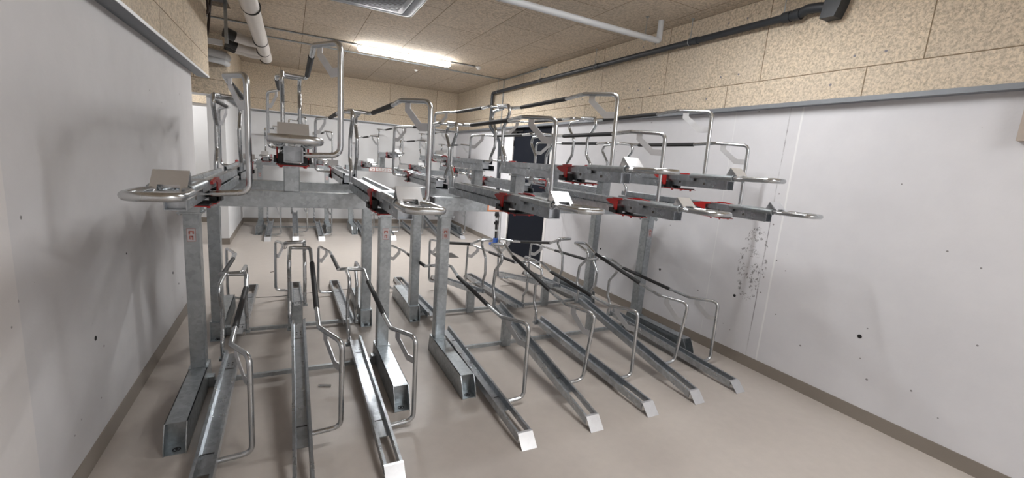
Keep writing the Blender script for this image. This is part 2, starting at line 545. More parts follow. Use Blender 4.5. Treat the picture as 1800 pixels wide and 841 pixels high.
# door in the right wall
bm = bmesh.new()
box(bm, XR - 0.004, XR + 0.10, 5.69, 5.755, 0, 2.225); box(bm, XR - 0.004, XR + 0.10, 7.025, 7.10, 0, 2.225)
df = link('door_1', bm, M['frame']); df['kind'] = 'structure'
bm = bbox(XR + 0.015, XR + 0.06, 5.757, 7.023, 0.008, 2.222, 0.003)
link('door_leaf', bm, M['door'], df)
bm = bmesh.new()
box(bm, XR - 0.03, XR + 0.012, 6.86, 7.14, 2.10, 2.165); box(bm, XR - 0.05, XR - 0.03, 6.6, 7.0, 2.14, 2.155)
link('door_closer', bm, M['black'], df)
for z in (0.25, 1.1, 1.95):
    bm = bmesh.new(); disc(bm, (XR + 0.004, 7.015, z), (0, 0, 1), 0.010, 0.10, 8)
    link('hinge', bm, M['black'], df)
bm = bmesh.new()
tube(bm, fillet([(XR + 0.016, 5.85, 1.05), (XR - 0.04, 5.85, 1.05), (XR - 0.04, 5.97, 1.05)], 0.01), 0.009, 8)
link('handle', bm, M['zinc_tube'], df)

# ================================================================ RACKS
def Y2(y):            # absolute front-row Y to local y (origin at the tray's front lip)
    return y - 1.86

SLV = dict(rear=3.42, front=2.74)

def guard_bar(parent, pts, rads, sleeve, hook, mat_tube, name='guard_bar'):
    bm = bmesh.new()
    tube(bm, fillet(pts, rads, 5), 0.0135, 10)
    g = link(name, bm, mat_tube, parent, True)
    bm = bmesh.new()
    tube(bm, sleeve, 0.0162, 12)
    link('rubber_sleeve', bm, M['sleeve'], g, True)['label'] = 'black rubber sleeve'
    bm = bmesh.new()
    # bent flat plate under the front corner, following the plane from knee to upright
    a, b = Vector(hook[0]), Vector(hook[1])     # knee side (top), upright side (lower)
    down = Vector((0, 0, -1))
    hz = Vector((b.x - a.x, b.y - a.y, 0)).normalized()
    side = hz.cross(Vector((0, 0, 1))).normalized()
    w = 0.023
    z_lo = b.z
    span = (Vector((b.x, b.y, 0)) - Vector((a.x, a.y, 0))).length
    P = lambda s, z: Vector((a.x, a.y, 0)) + hz * s + Vector((0, 0, z))
    outer = [P(-w, a.z), P(-w, a.z - 0.045), P(span * 0.55, z_lo - w * 0.9), P(span, z_lo - w * 0.9)]
    inner = [P(span, z_lo + w * 0.9), P(span * 0.62, z_lo + w * 0.9), P(w * 0.9, a.z - 0.032), P(w * 0.9, a.z)]
    prism(bm, [p - side * 0.002 for p in outer + inner], side * 0.004)
    link('hook_plate', bm, M['zinc_bright'], g)['label'] = 'bright bent hook plate'
    return g

def tilt(ang):
    c, s = math.cos(ang), math.sin(ang)
    y0, z0 = 1.90, 0.05
    def f(x, y, z):
        dy, dz = y - y0, z - z0
        return (x, Y2(y0 + dy * c - dz * s), z0 + dy * s + dz * c)
    return f

def make_lower(high):
    T = tilt(math.radians(7.2) if high else 0.0)
    root = thing('wheel_tray', 'x', 'bike tray')
    # channel: top edge line from the lip to the rear end
    L0, L1 = T(0, 1.93, 0.068), T(0, 3.43, 0.136)
    y0, z0, y1, z1 = L0[1], L0[2], L1[1], L1[2]
    at = lambda y: (y, z0 + (z1 - z0) * (y - y0) / (y1 - y0))
    full = [(-0.047, -0.05), (-0.047, 0.0), (-0.032, 0.0), (-0.026, -0.036), (0.026, -0.036), (0.032, 0.0), (0.047, 0.0), (0.047, -0.05)]
    left = [(-0.047, -0.05), (-0.047, 0.0), (-0.032, 0.0), (-0.027, -0.032)]
    right = [(0.027, -0.032), (0.032, 0.0), (0.047, 0.0), (0.047, -0.05)]
    ys0, ys1 = y0 + 0.025, y0 + 0.27
    bm = bmesh.new()
    sheet(bm, left, at(y0), at(ys1)); sheet(bm, right, at(y0), at(ys1))
    sheet(bm, full, at(ys1), at(y1))
    # slots and bolts on the channel floor
    for k in (0.42, 1.28):
        yy, zz = at(y0 + k)
        box(bm, -0.026, 0.026, yy - 0.004, yy + 0.004, zz - 0.0362, zz - 0.0348, 1)
    for k in (1.33, 1.36):
        yy, zz = at(y0 + k)
        for sx in (-0.012, 0.012):
            disc(bm, (sx, yy, zz - 0.035), (0, 0, 1), 0.004, 0.002, 8, 1)
    link('channel', bm, [M['zinc_sheet'], M['black']], root)
    # sloping end lip
    bm = bmesh.new()
    w = 0.049
    zt_ = z0 + 0.001
    pts = [(-w, y0 + 0.012, zt_), (-w, y0 - 0.004, zt_), (-w, 0.0, 0.001), (-w, 0.003, 0.001), (-w, y0 - 0.001, zt_ - 0.003), (-w, y0 + 0.012, zt_ - 0.003)]
    prism(bm, pts, (2 * w, 0, 0))
    link('end_lip', bm, M['zinc_bright'], root)['label'] = 'bright sloping end lip'
    # guard bar
    pts = [(-0.056, 3.375, 0.105), (-0.056, 3.38, 0.21), (-0.056, 3.435, 0.285), (-0.056, 3.44, 0.45), (-0.056, 3.335, 0.575), (-0.056, 3.355, 0.635),
           (-0.052, 3.60, 0.645), (0.085, 3.60, 0.640), (0.090, 3.42, 0.590), (0.090, 2.74, 0.552), (0.092, 2.53, 0.545), (0.190, 2.31, 0.566), (0.192, 2.30, 0.045), (0.045, 2.30, 0.035)]
    rads = [0, .03, .04, .04, .04, .03, .03, .03, .05, .1, .05, .05, .05, 0]
    P = [T(*p) for p in pts]
    s0, s1 = Vector(P[8]), Vector(P[9])
    slv = [s0 + (s1 - s0) * 0.02, s0 + (s1 - s0) * 0.98]
    kn, co = Vector(P[10]), Vector(P[11])
    hk = [kn + (co - kn) * 0.30 - Vector((0, 0, 0.008)), Vector((co.x, co.y, co.z - 0.15))]
    guard_bar(root, P, rads, slv, hk, M['zinc_tube'])
    bm = bmesh.new()
    a = T(-0.056, 3.375, 0.115)
    box(bm, a[0] - 0.020, a[0] + 0.014, a[1] - 0.022, a[1] + 0.022, a[2] - 0.03, a[2] - 0.012)
    for s in (-0.012, 0.012):
        disc(bm, (a[0] - 0.006, a[1] + s, a[2] - 0.010), (0, 0, 1), 0.005, 0.006, 6)
    link('foot_plate', bm, M['zinc'], root)
    return root

ZU = 1.31             # underside of the low upper trays
RISE = 0.198          # extra height of the raised ones
def make_upper():
    root = thing('sliding_tray', 'x', 'bike tray')
    Z = lambda z: z - ZU
    # outer rail, fixed to the beam
    bm = bmesh.new()
    prof = [(-0.046, 0.050), (-0.060, 0.050), (-0.060, 0.0), (0.060, 0.0), (0.060, 0.050), (0.046, 0.050)]
    sheet(bm, prof[::-1], (Y2(2.45), 0.001), (Y2(3.43), 0.001), 0.003)
    for sx in (-0.060, 0.057):      # rounded nose of the side walls
        pts = [(sx, Y2(2.45), 0.051), (sx, Y2(2.42), 0.048), (sx, Y2(2.395), 0.036), (sx, Y2(2.385), 0.014), (sx, Y2(2.385), 0.0), (sx, Y2(2.45), 0.0)]
        prism(bm, pts, (0.003, 0, 0))
    link('fixed_rail', bm, M['zinc_sheet'], root)
    # sliding square tube with open front
    bm = bmesh.new()
    a, b, z0, z1, t = Y2(1.885), Y2(3.36), 0.018, 0.078, 0.003
    box(bm, -0.034, 0.034, a, b, z0, z0 + t); box(bm, -0.034, 0.034, a, b, z1 - t, z1)
    box(bm, -0.034, -0.034 + t, a, b, z0 + t, z1 - t); box(bm, 0.034 - t, 0.034, a, b, z0 + t, z1 - t)
    box(bm, -0.031, 0.031, a + 0.035, a + 0.045, z0 + t, z1 - t)
    box(bm, -0.031, 0.031, b - 0.012, b - 0.004, z0 + t, z1 - t)
    for y in (2.06, 2.27):
        for sx in (-0.0345, 0.0345):
            disc(bm, (sx, Y2(y), 0.048), (1, 0, 0), 0.009, 0.003, 12, 1)
    link('slide_tube', bm, [M['zinc_sheet'], M['grate']], root)
    # wheel channel on top
    bm = bmesh.new()
    prof = [(-0.052, 0.060), (-0.052, 0.100), (-0.035, 0.100), (-0.029, 0.0805), (0.029, 0.0805), (0.035, 0.100), (0.052, 0.100), (0.052, 0.060)]
    sheet(bm, prof, (Y2(2.14), 0.0), (Y2(3.40), 0.0), 0.003)
    box(bm, -0.052, 0.052, Y2(2.20), Y2(2.33), 0.1005, 0.1035)
    link('wheel_channel', bm, M['zinc_sheet'], root)
    # side sockets, collars and pull handle
    bm = bmesh.new()
    for sx in (-0.048, 0.048):
        tube(bm, [(sx, Y2(1.835), 0.096), (sx, Y2(2.17), 0.096)], 0.0175, 12)
        ring(bm, (sx, Y2(1.835), 0.096), (0, 1, 0), 0.0195, 0.0045)
    link('handle_sockets', bm, M['zinc'], root, True)
    bm = bmesh.new()
    pts = [(-0.048, Y2(1.86), 0.097), (-0.048, Y2(1.80), 0.097), (-0.066, Y2(1.745), 0.098), (-0.068, Y2(1.57), 0.100), (0.078, Y2(1.57), 0.100), (0.074, Y2(1.745), 0.098), (0.048, Y2(1.80), 0.097), (0.048, Y2(1.86), 0.097)]
    tube(bm, fillet(pts, [0, .02, .03, .05, .05, .03, .02, 0], 5), 0.0145, 12)
    link('pull_handle', bm, M['zinc_tube'], root, True)
    # wheel stop: tent-shaped sheet with a slot
    bm = bmesh.new()
    w = 0.053
    ya, zb = Y2(1.862), 0.165
    fr = lambda z: Y2(1.862) - (zb - z) * 1.05
    bk = lambda z: Y2(1.862) + (zb - z) * 0.45
    def slab(x0, x1, za, zb_, f, s):
        pts = [(x0, f(za), za), (x0, f(zb_), zb_), (x0, f(zb_) + s, zb_), (x0, f(za) + s, za)]
        prism(bm, pts, (x1 - x0, 0, 0))
    slab(-w, w, 0.117, zb, fr, 0.003)
    slab(-w, -0.032, 0.094, 0.117, fr, 0.003); slab(0.032, w, 0.094, 0.117, fr, 0.003)
    slab(-w, w, 0.100, zb, bk, 0.003)
    box(bm, -w, w, fr(0.094) - 0.001, Y2(1.835), 0.092, 0.095)
    link('wheel_stop', bm, M['zinc_bright'], root)['label'] = 'bright tent-shaped wheel stop'
    # red clamp
    bm = bmesh.new()
    for sx in (-0.071, 0.064):
        prism(bm, [(sx, Y2(2.41), 0.0), (sx, Y2(2.41), 0.092), (sx, Y2(2.435), 0.104), (sx, Y2(2.33), 0.108), (sx, Y2(2.33), 0.096), (sx, Y2(2.375), 0.088), (sx, Y2(2.375), 0.0)], (0.007, 0, 0))
        prism(bm, [(sx, Y2(2.41), 0.055), (sx, Y2(2.45), 0.060), (sx, Y2(2.485), 0.075), (sx, Y2(2.50), 0.085), (sx, Y2(2.47), 0.094), (sx, Y2(2.41), 0.098)], (0.007, 0, 0))
    box(bm, -0.071, 0.071, Y2(2.30), Y2(2.41), -0.008, -0.003)
    box(bm, -0.060, 0.060, Y2(2.20), Y2(2.30), -0.008, -0.004)
    box(bm, -0.069, 0.069, Y2(2.302), Y2(2.384), -0.003, 0.0, 1)
    box(bm, -0.056, 0.056, Y2(2.21), Y2(2.302), -0.004, 0.002, 1)
    for y in (2.24, 2.32):
        for sx in (-0.05, 0.05):
            disc(bm, (sx, Y2(y), -0.013), (0, 0, 1), 0.007, 0.008, 8)
    cl = link('clamp', bm, [M['red'], M['black']], root)
    cl['label'] = 'red plastic rail clamp'
    bm = bmesh.new()
    prism(bm, [(0.066, Y2(2.37), 0.094), (0.066, Y2(2.37), 0.112), (0.066, Y2(2.30), 0.114), (0.066, Y2(2.19), 0.104), (0.066, Y2(2.19), 0.092), (0.066, Y2(2.29), 0.098)], (0.010, 0, 0))
    link('release_lever', bm, M['red'], cl)
    for sx, s2 in ((-0.083, -0.064), (0.071, 0.037)):
        bm = bmesh.new()
        box(bm, min(sx, sx + 0.012), sx + 0.012, Y2(2.40), Y2(2.44), 0.0, 0.034)
        box(bm, s2, s2 + 0.027, Y2(2.345), Y2(2.384), 0.0, 0.045)
        box(bm, min(sx, s2), max(sx + 0.012, s2 + 0.027), Y2(2.375), Y2(2.384) + 0.02, 0.0, 0.02)
        link('damper', bm, M['black'], cl)
    # guard bar
    A = lambda x, y, z: (x, Y2(y), Z(z))
    P = [A(-0.056, 3.335, 1.375), A(-0.056, 3.335, 1.445), A(-0.056, 3.415, 1.535), A(-0.056, 3.42, 1.69), A(-0.056, 3.305, 1.815), A(-0.056, 3.34, 1.872),
         A(-0.055, 3.56, 1.888), A(0.092, 3.57, 1.886), A(0.097, 3.40, 1.880), A(0.097, 2.72, 1.884), A(0.099, 2.50, 1.895), A(0.203, 2.275, 1.884), A(0.205, 2.265, 1.365), A(0.030, 2.265, 1.352)]
    rads = [0, .03, .04, .04, .04, .03, .03, .03, .05, .1, .05, .05, .05, 0]
    s0, s1 = Vector(P[8]), Vector(P[9])
    kn, co = Vector(P[10]), Vector(P[11])
    guard_bar(root, P, rads, [s0, s1], [kn + (co - kn) * 0.25 - Vector((0, 0, 0.008)), Vector((co.x, co.y, co.z - 0.13))], M['zinc_tube'])
    return root

POSTS = [0.0, 1.1525, 1.605, 3.7495]
LOW = [0.160, 0.580, 0.986, 1.738, 2.222, 2.695, 3.150, 3.606]
UPX = [0.150, 0.550, 0.972, 1.768, 2.218, 2.674, 3.115, 3.588]
HIGH = [False, True, False, False, True, False, True, False]
ROWS = [('front', 0, 0.0, 0.0), ('rear', 1, 0.0, 0.0), ('far', 0, DF, 0.026)]
LIP = 1.86

def row_xf(row, x, y):
    nm, rot, dy, dx = row
    if rot:
        return (x + dx, 2 * YC - y + dy), math.pi
    return (x + dx, y + dy), 0.0

# ---- frames
def sticker(parent, x, y, z, fy):
    """small pictogram label on the front of a post; fy = outward sign"""
    bm = bmesh.new()
    box(bm, x - 0.022, x + 0.022, min(y, y + fy * 0.001), max(y, y + fy * 0.001), z - 0.040, z + 0.040, 0)
    e0, e1 = y + fy * 0.001, y + fy * 0.0016
    a, b = min(e0, e1), max(e0, e1)
    for (x0, x1, z0, z1) in ((-0.022, 0.022, 0.038, 0.040), (-0.022, 0.022, -0.040, -0.038), (-0.022, -0.020, -0.04, 0.04), (0.020, 0.022, -0.04, 0.04),
                             (-0.012, 0.014, 0.018, 0.026), (-0.013, -0.005, 0.004, 0.022), (0.006, 0.014, 0.006, 0.020), (-0.010, -0.004, -0.028, -0.004), (0.002, 0.010, -0.030, -0.006), (-0.004, 0.010, -0.012, -0.004)):
        box(bm, x + x0, x + x1, a, b, z + z0, z + z1, 1)
    return link('sticker', bm, [M['grey_label'], M['redprint']], parent)

def frame(row, idx, label):
    nm, rot, dy, dx = row
    posts = POSTS[:2] if idx == 0 else POSTS[2:]
    slots = range(0, 3) if idx == 0 else range(3, 8)
    x0 = (posts[0] + posts[1]) / 2
    s = -1.0 if rot else 1.0     # local frame: +x right, front towards -y; rotate by hand so x stays true
    def Yl(y):                   # absolute Y relative to the frame origin (posts' line)
        return (y - 3.20) * s
    oy = (2 * YC - 3.20 if rot else 3.20) + dy
    root = thing('rack_frame', label, 'bike rack', (x0 + dx, oy, 0))
    def B(bm, xa, xb, ya, yb, za, zb, mi=0):
        a, b = sorted((Yl(ya), Yl(yb)))
        box(bm, xa - x0, xb - x0, a, b, za, zb, mi)
    for px in posts:
        bm = bmesh.new(); B(bm, px - 0.040, px + 0.040, 3.15, 3.25, 0.148, 1.150)
        bmesh.ops.bevel(bm, geom=list(bm.edges), offset=0.005, segments=2, affect='EDGES')
        B(bm, px - 0.052, px + 0.052, 3.14, 3.26, 0.1485, 0.152)
        po = link('post', bm, M['zinc'], root)
        sticker(po, px - x0 + 0.0, Yl(3.15), 1.018, -s)
        bm = bmesh.new()
        B(bm, px - 0.062, px + 0.062, 3.125, 3.275, 1.150, 1.160); B(bm, px - 0.050, px + 0.050, 3.13, 3.27, 1.160, 1.200)
        for ox in (-0.05, 0.05):
            for oy_ in (3.14, 3.26):
                disc(bm, (px - x0 + ox, Yl(oy_), 1.146), (0, 0, 1), 0.008, 0.012, 6)
        link('head_plate', bm, M['zinc'], root)
        # foot: box beam whose side cheeks and sole run on past the end wall
        bm = bmesh.new()
        h, w, t = 0.148, 0.049, 0.004
        ya, yb = 2.53, 3.275
        B(bm, px - w, px + w, ya, yb, h - t, h)
        B(bm, px - w + t, px + w - t, ya + 0.045, ya + 0.051, t, h - t)
        B(bm, px - w + t, px + w - t, yb - 0.030, yb - 0.024, t, h - t)
        B(bm, px - w, px + w, 2.475, 3.30, 0.0, t)
        for sx in (px - w - x0, px + w - t - x0):
            prism(bm, [(sx, Yl(ya), h), (sx, Yl(2.50), 0.10), (sx, Yl(2.476), 0.04), (sx, Yl(2.470), 0.0), (sx, Yl(3.30), 0.0), (sx, Yl(3.285), 0.10), (sx, Yl(yb), h)], (t, 0, 0))
        ft = link('foot', bm, M['zinc'], root)
        bm = bmesh.new()
        for yy in (2.515, 3.272):
            ring(bm, (px - x0, Yl(yy), t + 0.001), (0, 0, 1), 0.016, 0.0025, 14)
            disc(bm, (px - x0, Yl(yy), t + 0.003), (0, 0, 1), 0.006, 0.006, 6)
        link('anchor_bolt', bm, M['black'], ft)
    # beam on top
    bx0, bx1 = posts[0] - 0.105, posts[1] + 0.105
    bm = bmesh.new()
    B(bm, bx0, bx1, 3.125, 3.215, 1.2005, 1.303)
    bmesh.ops.bevel(bm, geom=list(bm.edges), offset=0.006, segments=2, affect='EDGES')
    be = link('beam', bm, M['zinc'], root)
    for ex, e2 in ((bx0 - 0.014, bx0 + 0.0), (bx1 - 0.0, bx1 + 0.014)):
        bm = bmesh.new(); B(bm, ex, e2, 3.127, 3.213, 1.2025, 1.301)
        link('end_cap', bm, M['black'], be)['label'] = 'black plastic end cap'
    # pictogram strip on the beam
    if idx == 1 or nm == 'far':
        sx0, sx1 = (1.935, 2.50) if idx == 1 else (0.30, 0.80)
        if nm == 'far' and idx == 1:
            sx0, sx1 = 1.945, 2.43
        col = M['orange'] if nm == 'front' else M['redprint']
        bm = bmesh.new()
        B(bm, sx0, sx1, 3.1235, 3.125, 1.206, 1.292, 0)
        B(bm, sx0, sx1, 3.1225, 3.1235, 1.206, 1.216, 1); B(bm, sx0, sx1, 3.1225, 3.1235, 1.284, 1.292, 1)
        n = 4
        for k in range(n + 1):
            xx = sx0 + (sx1 - sx0 - 0.012) * k / n
            B(bm, xx, xx + 0.012, 3.1225, 3.1235, 1.216, 1.284, 1)
        rnd = random.Random(5)
        for k in range(n):
            cx_ = sx0 + (sx1 - sx0) * (k + 0.5) / n
            for q in range(4):
                ax = cx_ + rnd.uniform(-0.030, 0.012); az = 1.228 + 0.011 * q
                B(bm, ax, ax + rnd.uniform(0.01, 0.03), 3.1225, 3.1235, az, az + 0.007, 2)
        link('instruction_strip', bm, [M['white_label'], col, M['redprint']], be)['label'] = 'instruction strip of four pictograms'
    # floor crossbar
    bm = bmesh.new()
    B(bm, posts[0] + 0.05, posts[1] - 0.05, 3.165, 3.192, 0.018, 0.045)
    for px, sg in ((posts[0] + 0.05, 1), (posts[1] - 0.05, -1)):
        B(bm, min(px, px + sg * 0.03), max(px, px + sg * 0.03), 3.150, 3.207, 0.005, 0.075)
    link('crossbar', bm, M['zinc'], root)
    for i in slots:
        lx = LOW[i]
        if HIGH[i]:
            bm = bmesh.new(); B(bm, lx - 0.042, lx + 0.042, 3.155, 3.205, 0.0, 0.238)
            bmesh.ops.bevel(bm, geom=list(bm.edges), offset=0.004, segments=1, affect='EDGES')
            link('tray_support', bm, M['zinc'], root)
            lx = UPX[i] - 0.005
            bm = bmesh.new(); B(bm, lx - 0.046, lx + 0.046, 3.125, 3.215, 1.3035, ZU + RISE - 0.012)
            bmesh.ops.bevel(bm, geom=list(bm.edges), offset=0.004, segments=1, affect='EDGES')
            B(bm, lx - 0.058, lx + 0.058, 3.11, 3.23, ZU + RISE - 0.012, ZU + RISE - 0.0005)
            link('riser_post', bm, M['zinc'], root)
        else:
            bm = bmesh.new(); B(bm, lx - 0.036, lx + 0.036, 3.155, 3.200, 0.045, 0.086)
            link('tray_support', bm, M['zinc'], root)
    return root

where = {'front': 'of the row nearest the camera', 'rear': 'of the middle row facing away', 'far': 'of the distant row by the back wall'}
for row in ROWS:
    frame(row, 0, 'narrow three-bike steel rack frame ' + where[row[0]])
    frame(row, 1, 'wide five-bike steel rack frame ' + where[row[0]])

# ---- trays
lo_low, lo_high, up_ = make_lower(False), make_lower(True), make_upper()
used = set()
def place(src, row, i, z, label, group):
    nm_ = row[0]
    (x, y), rz = row_xf(row, (UPX if z > 1 else LOW)[i], LIP)
    if src not in used:
        used.add(src); o = src
    else:
        o = copy_tree(src)
    if nm_ == 'front' and i == 0 and z > 1:
        x, y, z = x + 0.016, y + 0.045, z + 0.006     # this tray sits pushed in a little
    rx = -0.006 if z > 1.4 else 0.0
    if nm_ == 'front' and i == 2 and z > 1:
        x, y, z, rx = x + 0.012, y - 0.02, z - 0.009, 0.0065      # nose of this tray hangs slightly lower
    o.location = (x, y, z)
    o.rotation_euler = (rx, 0, rz)
    o['label'] = label
    o['group'] = group
    return o
ordn = ['leftmost', 'middle', 'rightmost', 'leftmost', 'second from left', 'middle', 'fourth from left', 'rightmost']
rown = {'front': 'front row', 'rear': 'middle row facing away', 'far': 'far row'}
for row in ROWS:
    nm = row[0]
    for i in range(8):
        bay = 'three-bike bay' if i < 3 else 'five-bike bay'
        place(lo_high if HIGH[i] else lo_low, row, i, 0.0,
              '%s floor tray, %s in the %s, %s' % ('steep raised' if HIGH[i] else 'flat', ordn[i], bay, rown[nm]),
              'floor-level bike trays, ' + rown[nm])
        place(up_, row, i, ZU + (RISE + 0.009 if HIGH[i] else 0.0) + 0.0005,
              '%s top-tier tray with red clamp, %s of the %s, %s' % ('raised' if HIGH[i] else 'low', ordn[i], bay, rown[nm].replace(' facing away', '')),
              'top-tier sliding bike trays, ' + rown[nm])

# ================================================================ CEILING SERVICES
def luminaire(x, y, watts, label, group='linear ceiling lights', glow=None):
    t = thing('ceiling_light', label, 'light', (x, y, ZC), 0, group)
    bm = bmesh.new(); box(bm, -0.70, 0.70, -0.045, 0.045, -0.035, 0.0)
    bmesh.ops.bevel(bm, geom=list(bm.edges), offset=0.006, segments=1, affect='EDGES')
    link('housing', bm, M['white'], t)
    bm = bmesh.new(); box(bm, -0.69, 0.69, -0.055, 0.055, -0.085, -0.036)
    bmesh.ops.bevel(bm, geom=list(bm.edges), offset=0.018, segments=3, affect='EDGES')
    link('diffuser', bm, glow or M['glow'], t, True)
    ld = bpy.data.lights.new('lamp', 'AREA')
    ld.shape = 'RECTANGLE'; ld.size = 1.34; ld.size_y = 0.09; ld.energy = watts; ld.color = (0.975, 0.985, 1.0)
    lo = bpy.data.objects.new('lamp', ld); C.objects.link(lo); lo.parent = t
    lo.location = (0, 0, -0.088)
    return t
luminaire(*LAMPS[0], 'bright linear ceiling light between two conduits above the racks')
for L in LAMPS[1:]:
    luminaire(*L, 'linear ceiling light behind the camera', glow=M['glow_b'])
luminaire(*CORR_LAMP, 'linear ceiling light in the passage on the left', glow=M['glow_c'])

def simple(name, bm, mat, label, cat, group=None, smooth=False):
    o = link(name, bm, mat, None, smooth)
    return tag(o, label, cat, group)

# thin steel conduits on the ceiling
bm = bmesh.new()
zc = ZC - 0.011
tube(bm, [(-0.6, 6.815, zc), (3.20, 6.825, zc)], 0.010, 8)
cd1 = simple('conduit', bm, M['zinc'], 'thin grey conduit along the near side of the lit ceiling light', 'conduit', None, True)
bm = bmesh.new()
tube(bm, fillet([(0.25, 6.83, zc - 0.022), (0.25, 7.36, zc - 0.004), (1.0, 7.40, zc), (XR - PT - 0.012, 7.46, zc)], 0.03), 0.011, 8)
tube(bm, [(XR - PT - 0.012, 7.46, zc), (XR - PT - 0.012, 7.46, 2.22)], 0.010, 8)
tube(bm, [(XR - PT - 0.014, 7.46, zc - 0.004), (XR - PT - 0.014, 5.95, zc - 0.004)], 0.011, 8)
for q in (1.2, 2.0, 3.0, 3.6):
    ring(bm, (q, 7.41 + (q - 1) * 0.017, zc), (1, 0, 0), 0.013, 0.003, 10)
simple('conduit', bm, M['zinc'], 'pale thin conduit across the ceiling that turns down the right wall', 'conduit', None, True)

# small sensor and sprinkler on the ceiling
bm = bmesh.new()
disc(bm, (0, 0, -0.012), (0, 0, 1), 0.045, 0.024, 20); disc(bm, (0, 0, -0.034), (0, 0, 1), 0.028, 0.022, 16)
s = simple('motion_sensor', bm, M['white'], 'small white round sensor at the end of the conduit right of the light', 'sensor', None, True)
s.location = (3.27, 6.85, ZC)
bm = bmesh.new(); disc(bm, (0, 0, -0.008), (0, 0, 1), 0.03, 0.016, 16); disc(bm, (0, 0, -0.02), (0, 0, 1), 0.012, 0.012, 10)
s = simple('ceiling_rose', bm, M['white'], 'tiny pale disc on the ceiling behind the lit light', 'sensor', None, True)
s.location = (2.54, 8.0, ZC)

# cassette air conditioner at the top edge
t = thing('air_conditioner', 'grey ceiling cassette air conditioner cut by the top edge', 'air conditioner', (1.245, 4.58, ZC))
bm = bmesh.new()
h = 0.475
N = 6
def rrect(hw, z, r=0.06):
    pts = []
    for cx_, cy_, a0 in ((hw - r, hw - r, 0), (-hw + r, hw - r, 90), (-hw + r, -hw + r, 180), (hw - r, -hw + r, 270)):
        for k in range(N + 1):
            a = math.radians(a0 + 90 * k / N)
            pts.append((cx_ + r * math.cos(a), cy_ + r * math.sin(a), z))
    return pts
def loft(bm, rings, mi=0, close=True):
    R = [[bm.verts.new(p) for p in r] for r in rings]
    for a, b in zip(R, R[1:]):
        n = len(a)
        for k in range(n):
            bm.faces.new((a[k], a[(k + 1) % n], b[(k + 1) % n], b[k])).material_index = mi
    if close:
        bm.faces.new(R[-1]).material_index = mi
    return R
loft(bm, [rrect(h, -0.001), rrect(h, -0.018), rrect(h - 0.008, -0.024), rrect(h - 0.06, -0.035), rrect(h - 0.10, -0.028, 0.05), rrect(h - 0.105, -0.012, 0.05)])
link('fascia', bm, M['ac'], t, True)
bm = bmesh.new()
loft(bm, [rrect(h + 0.004, -0.010), rrect(h + 0.004, -0.022), rrect(h - 0.004, -0.026), rrect(h - 0.006, -0.020)], 0, False)
link('rim', bm, M['white'], t)
bm = bmesh.new()
loft(bm, [rrect(h - 0.115, -0.014, 0.05), rrect(h - 0.118, -0.040, 0.05), rrect(h - 0.13, -0.044, 0.05)])
gr = link('grille', bm, M['ac'], t, True)
bm = bmesh.new()
for k in range(-8, 9):
    box(bm, -0.30, 0.30, k * 0.036 - 0.004, k * 0.036 + 0.004, -0.046, -0.044)
link('slots', bm, M['ac_dark'], gr)

# pale pipe that hangs below the ceiling and turns up at its end
bm = bmesh.new()
tube(bm, fillet([(-1.0, 3.44, 2.905), (3.80, 3.43, 2.905), (3.80, 3.43, ZC - 0.001)], 0.02, 3), 0.0275, 16)
wp = simple('drain_pipe', bm, M['greypipe'], 'pale grey pipe hung below the ceiling, turning up at its right end', 'pipe', None, True)
for x in (0.9, 2.05, 3.62):
    bm = bmesh.new()
    ring(bm, (x, 3.435, 2.905), (1, 0, 0), 0.030, 0.003, 16)
    tube(bm, [(x, 3.435, 2.935), (x, 3.435, ZC - 0.001)], 0.004, 6)
    disc(bm, (x, 3.435, ZC - 0.004), (0, 0, 1), 0.016, 0.006, 10)
    link('hanger', bm, M['zinc'], wp)

# long dark pipe along the right wall
XP = XR - PT - 0.060
ZP = 2.880
bm = bmesh.new()
path = [(XP, 2.16, ZP), (XP, 7.835, ZP), (XP, 7.835, 2.26), (XR - 0.045, 7.60, 2.03), (XR - 0.045, 7.52, 1.95), (XR - 0.045, 7.42, 0.62)]
tube(bm, fillet(path, [0, 0, .05, .05, .04, .06, 0], 4)if False else fillet(path, [0, .05, .05, .04, .06, 0], 4), 0.0285, 14)
dp = simple('waste_pipe', bm, M['darkpipe'], 'long dark grey pipe along the right wall that drops down beside the door', 'pipe', None, True)
bm = bmesh.new()
tube(bm, [(XR - 0.045, 7.42, 0.62), (XR - 0.045, 7.38, 0.12)], 0.022, 12)
for z in (0.44, 0.60):
    disc(bm, (XR - 0.045, 7.41, z), (0, 0, 1), 0.040, 0.05, 14)
link('tail_piece', bm, M['black'], dp, True)
bm = bmesh.new()
disc(bm, (XR - 0.045, 7.405, 0.52), (0, 0, 1), 0.036, 0.05, 14)
disc(bm, (XR - 0.045, 7.38, 0.30), (0, 0, 1), 0.030, 0.03, 14)
link('coupling', bm, M['greypipe'], dp, True)
bm = bmesh.new()
disc(bm, (XR - 0.045, 7.38, 0.085), (0, 0, 1), 0.05, 0.13, 14); box(bm, XR - 0.16, XR - 0.05, 7.34, 7.43, 0.02, 0.06)
link('blue_valve', bm, M['blue'], dp, True)['label'] = 'blue valve at the foot of the pipe'
for y in (7.6, 6.05, 4.68, 3.20, 2.30):
    bm = bmesh.new()
    ring(bm, (XP, y, ZP), (0, 1, 0), 0.031, 0.004, 16)
    tube(bm, [(XP, y, ZP + 0.03), (XP, y, ZC - 0.001)], 0.004, 6)
    disc(bm, (XP, y, ZC - 0.004), (0, 0, 1), 0.016, 0.006, 10)
    link('hanger', bm, M['zinc'], dp)
for y in (4.62, 3.13, 6.0):
    bm = bmesh.new(); disc(bm, (XP, y, ZP), (0, 1, 0), 0.034, 0.05, 16)
    link('socket', bm, M['darkpipe'], dp, True)
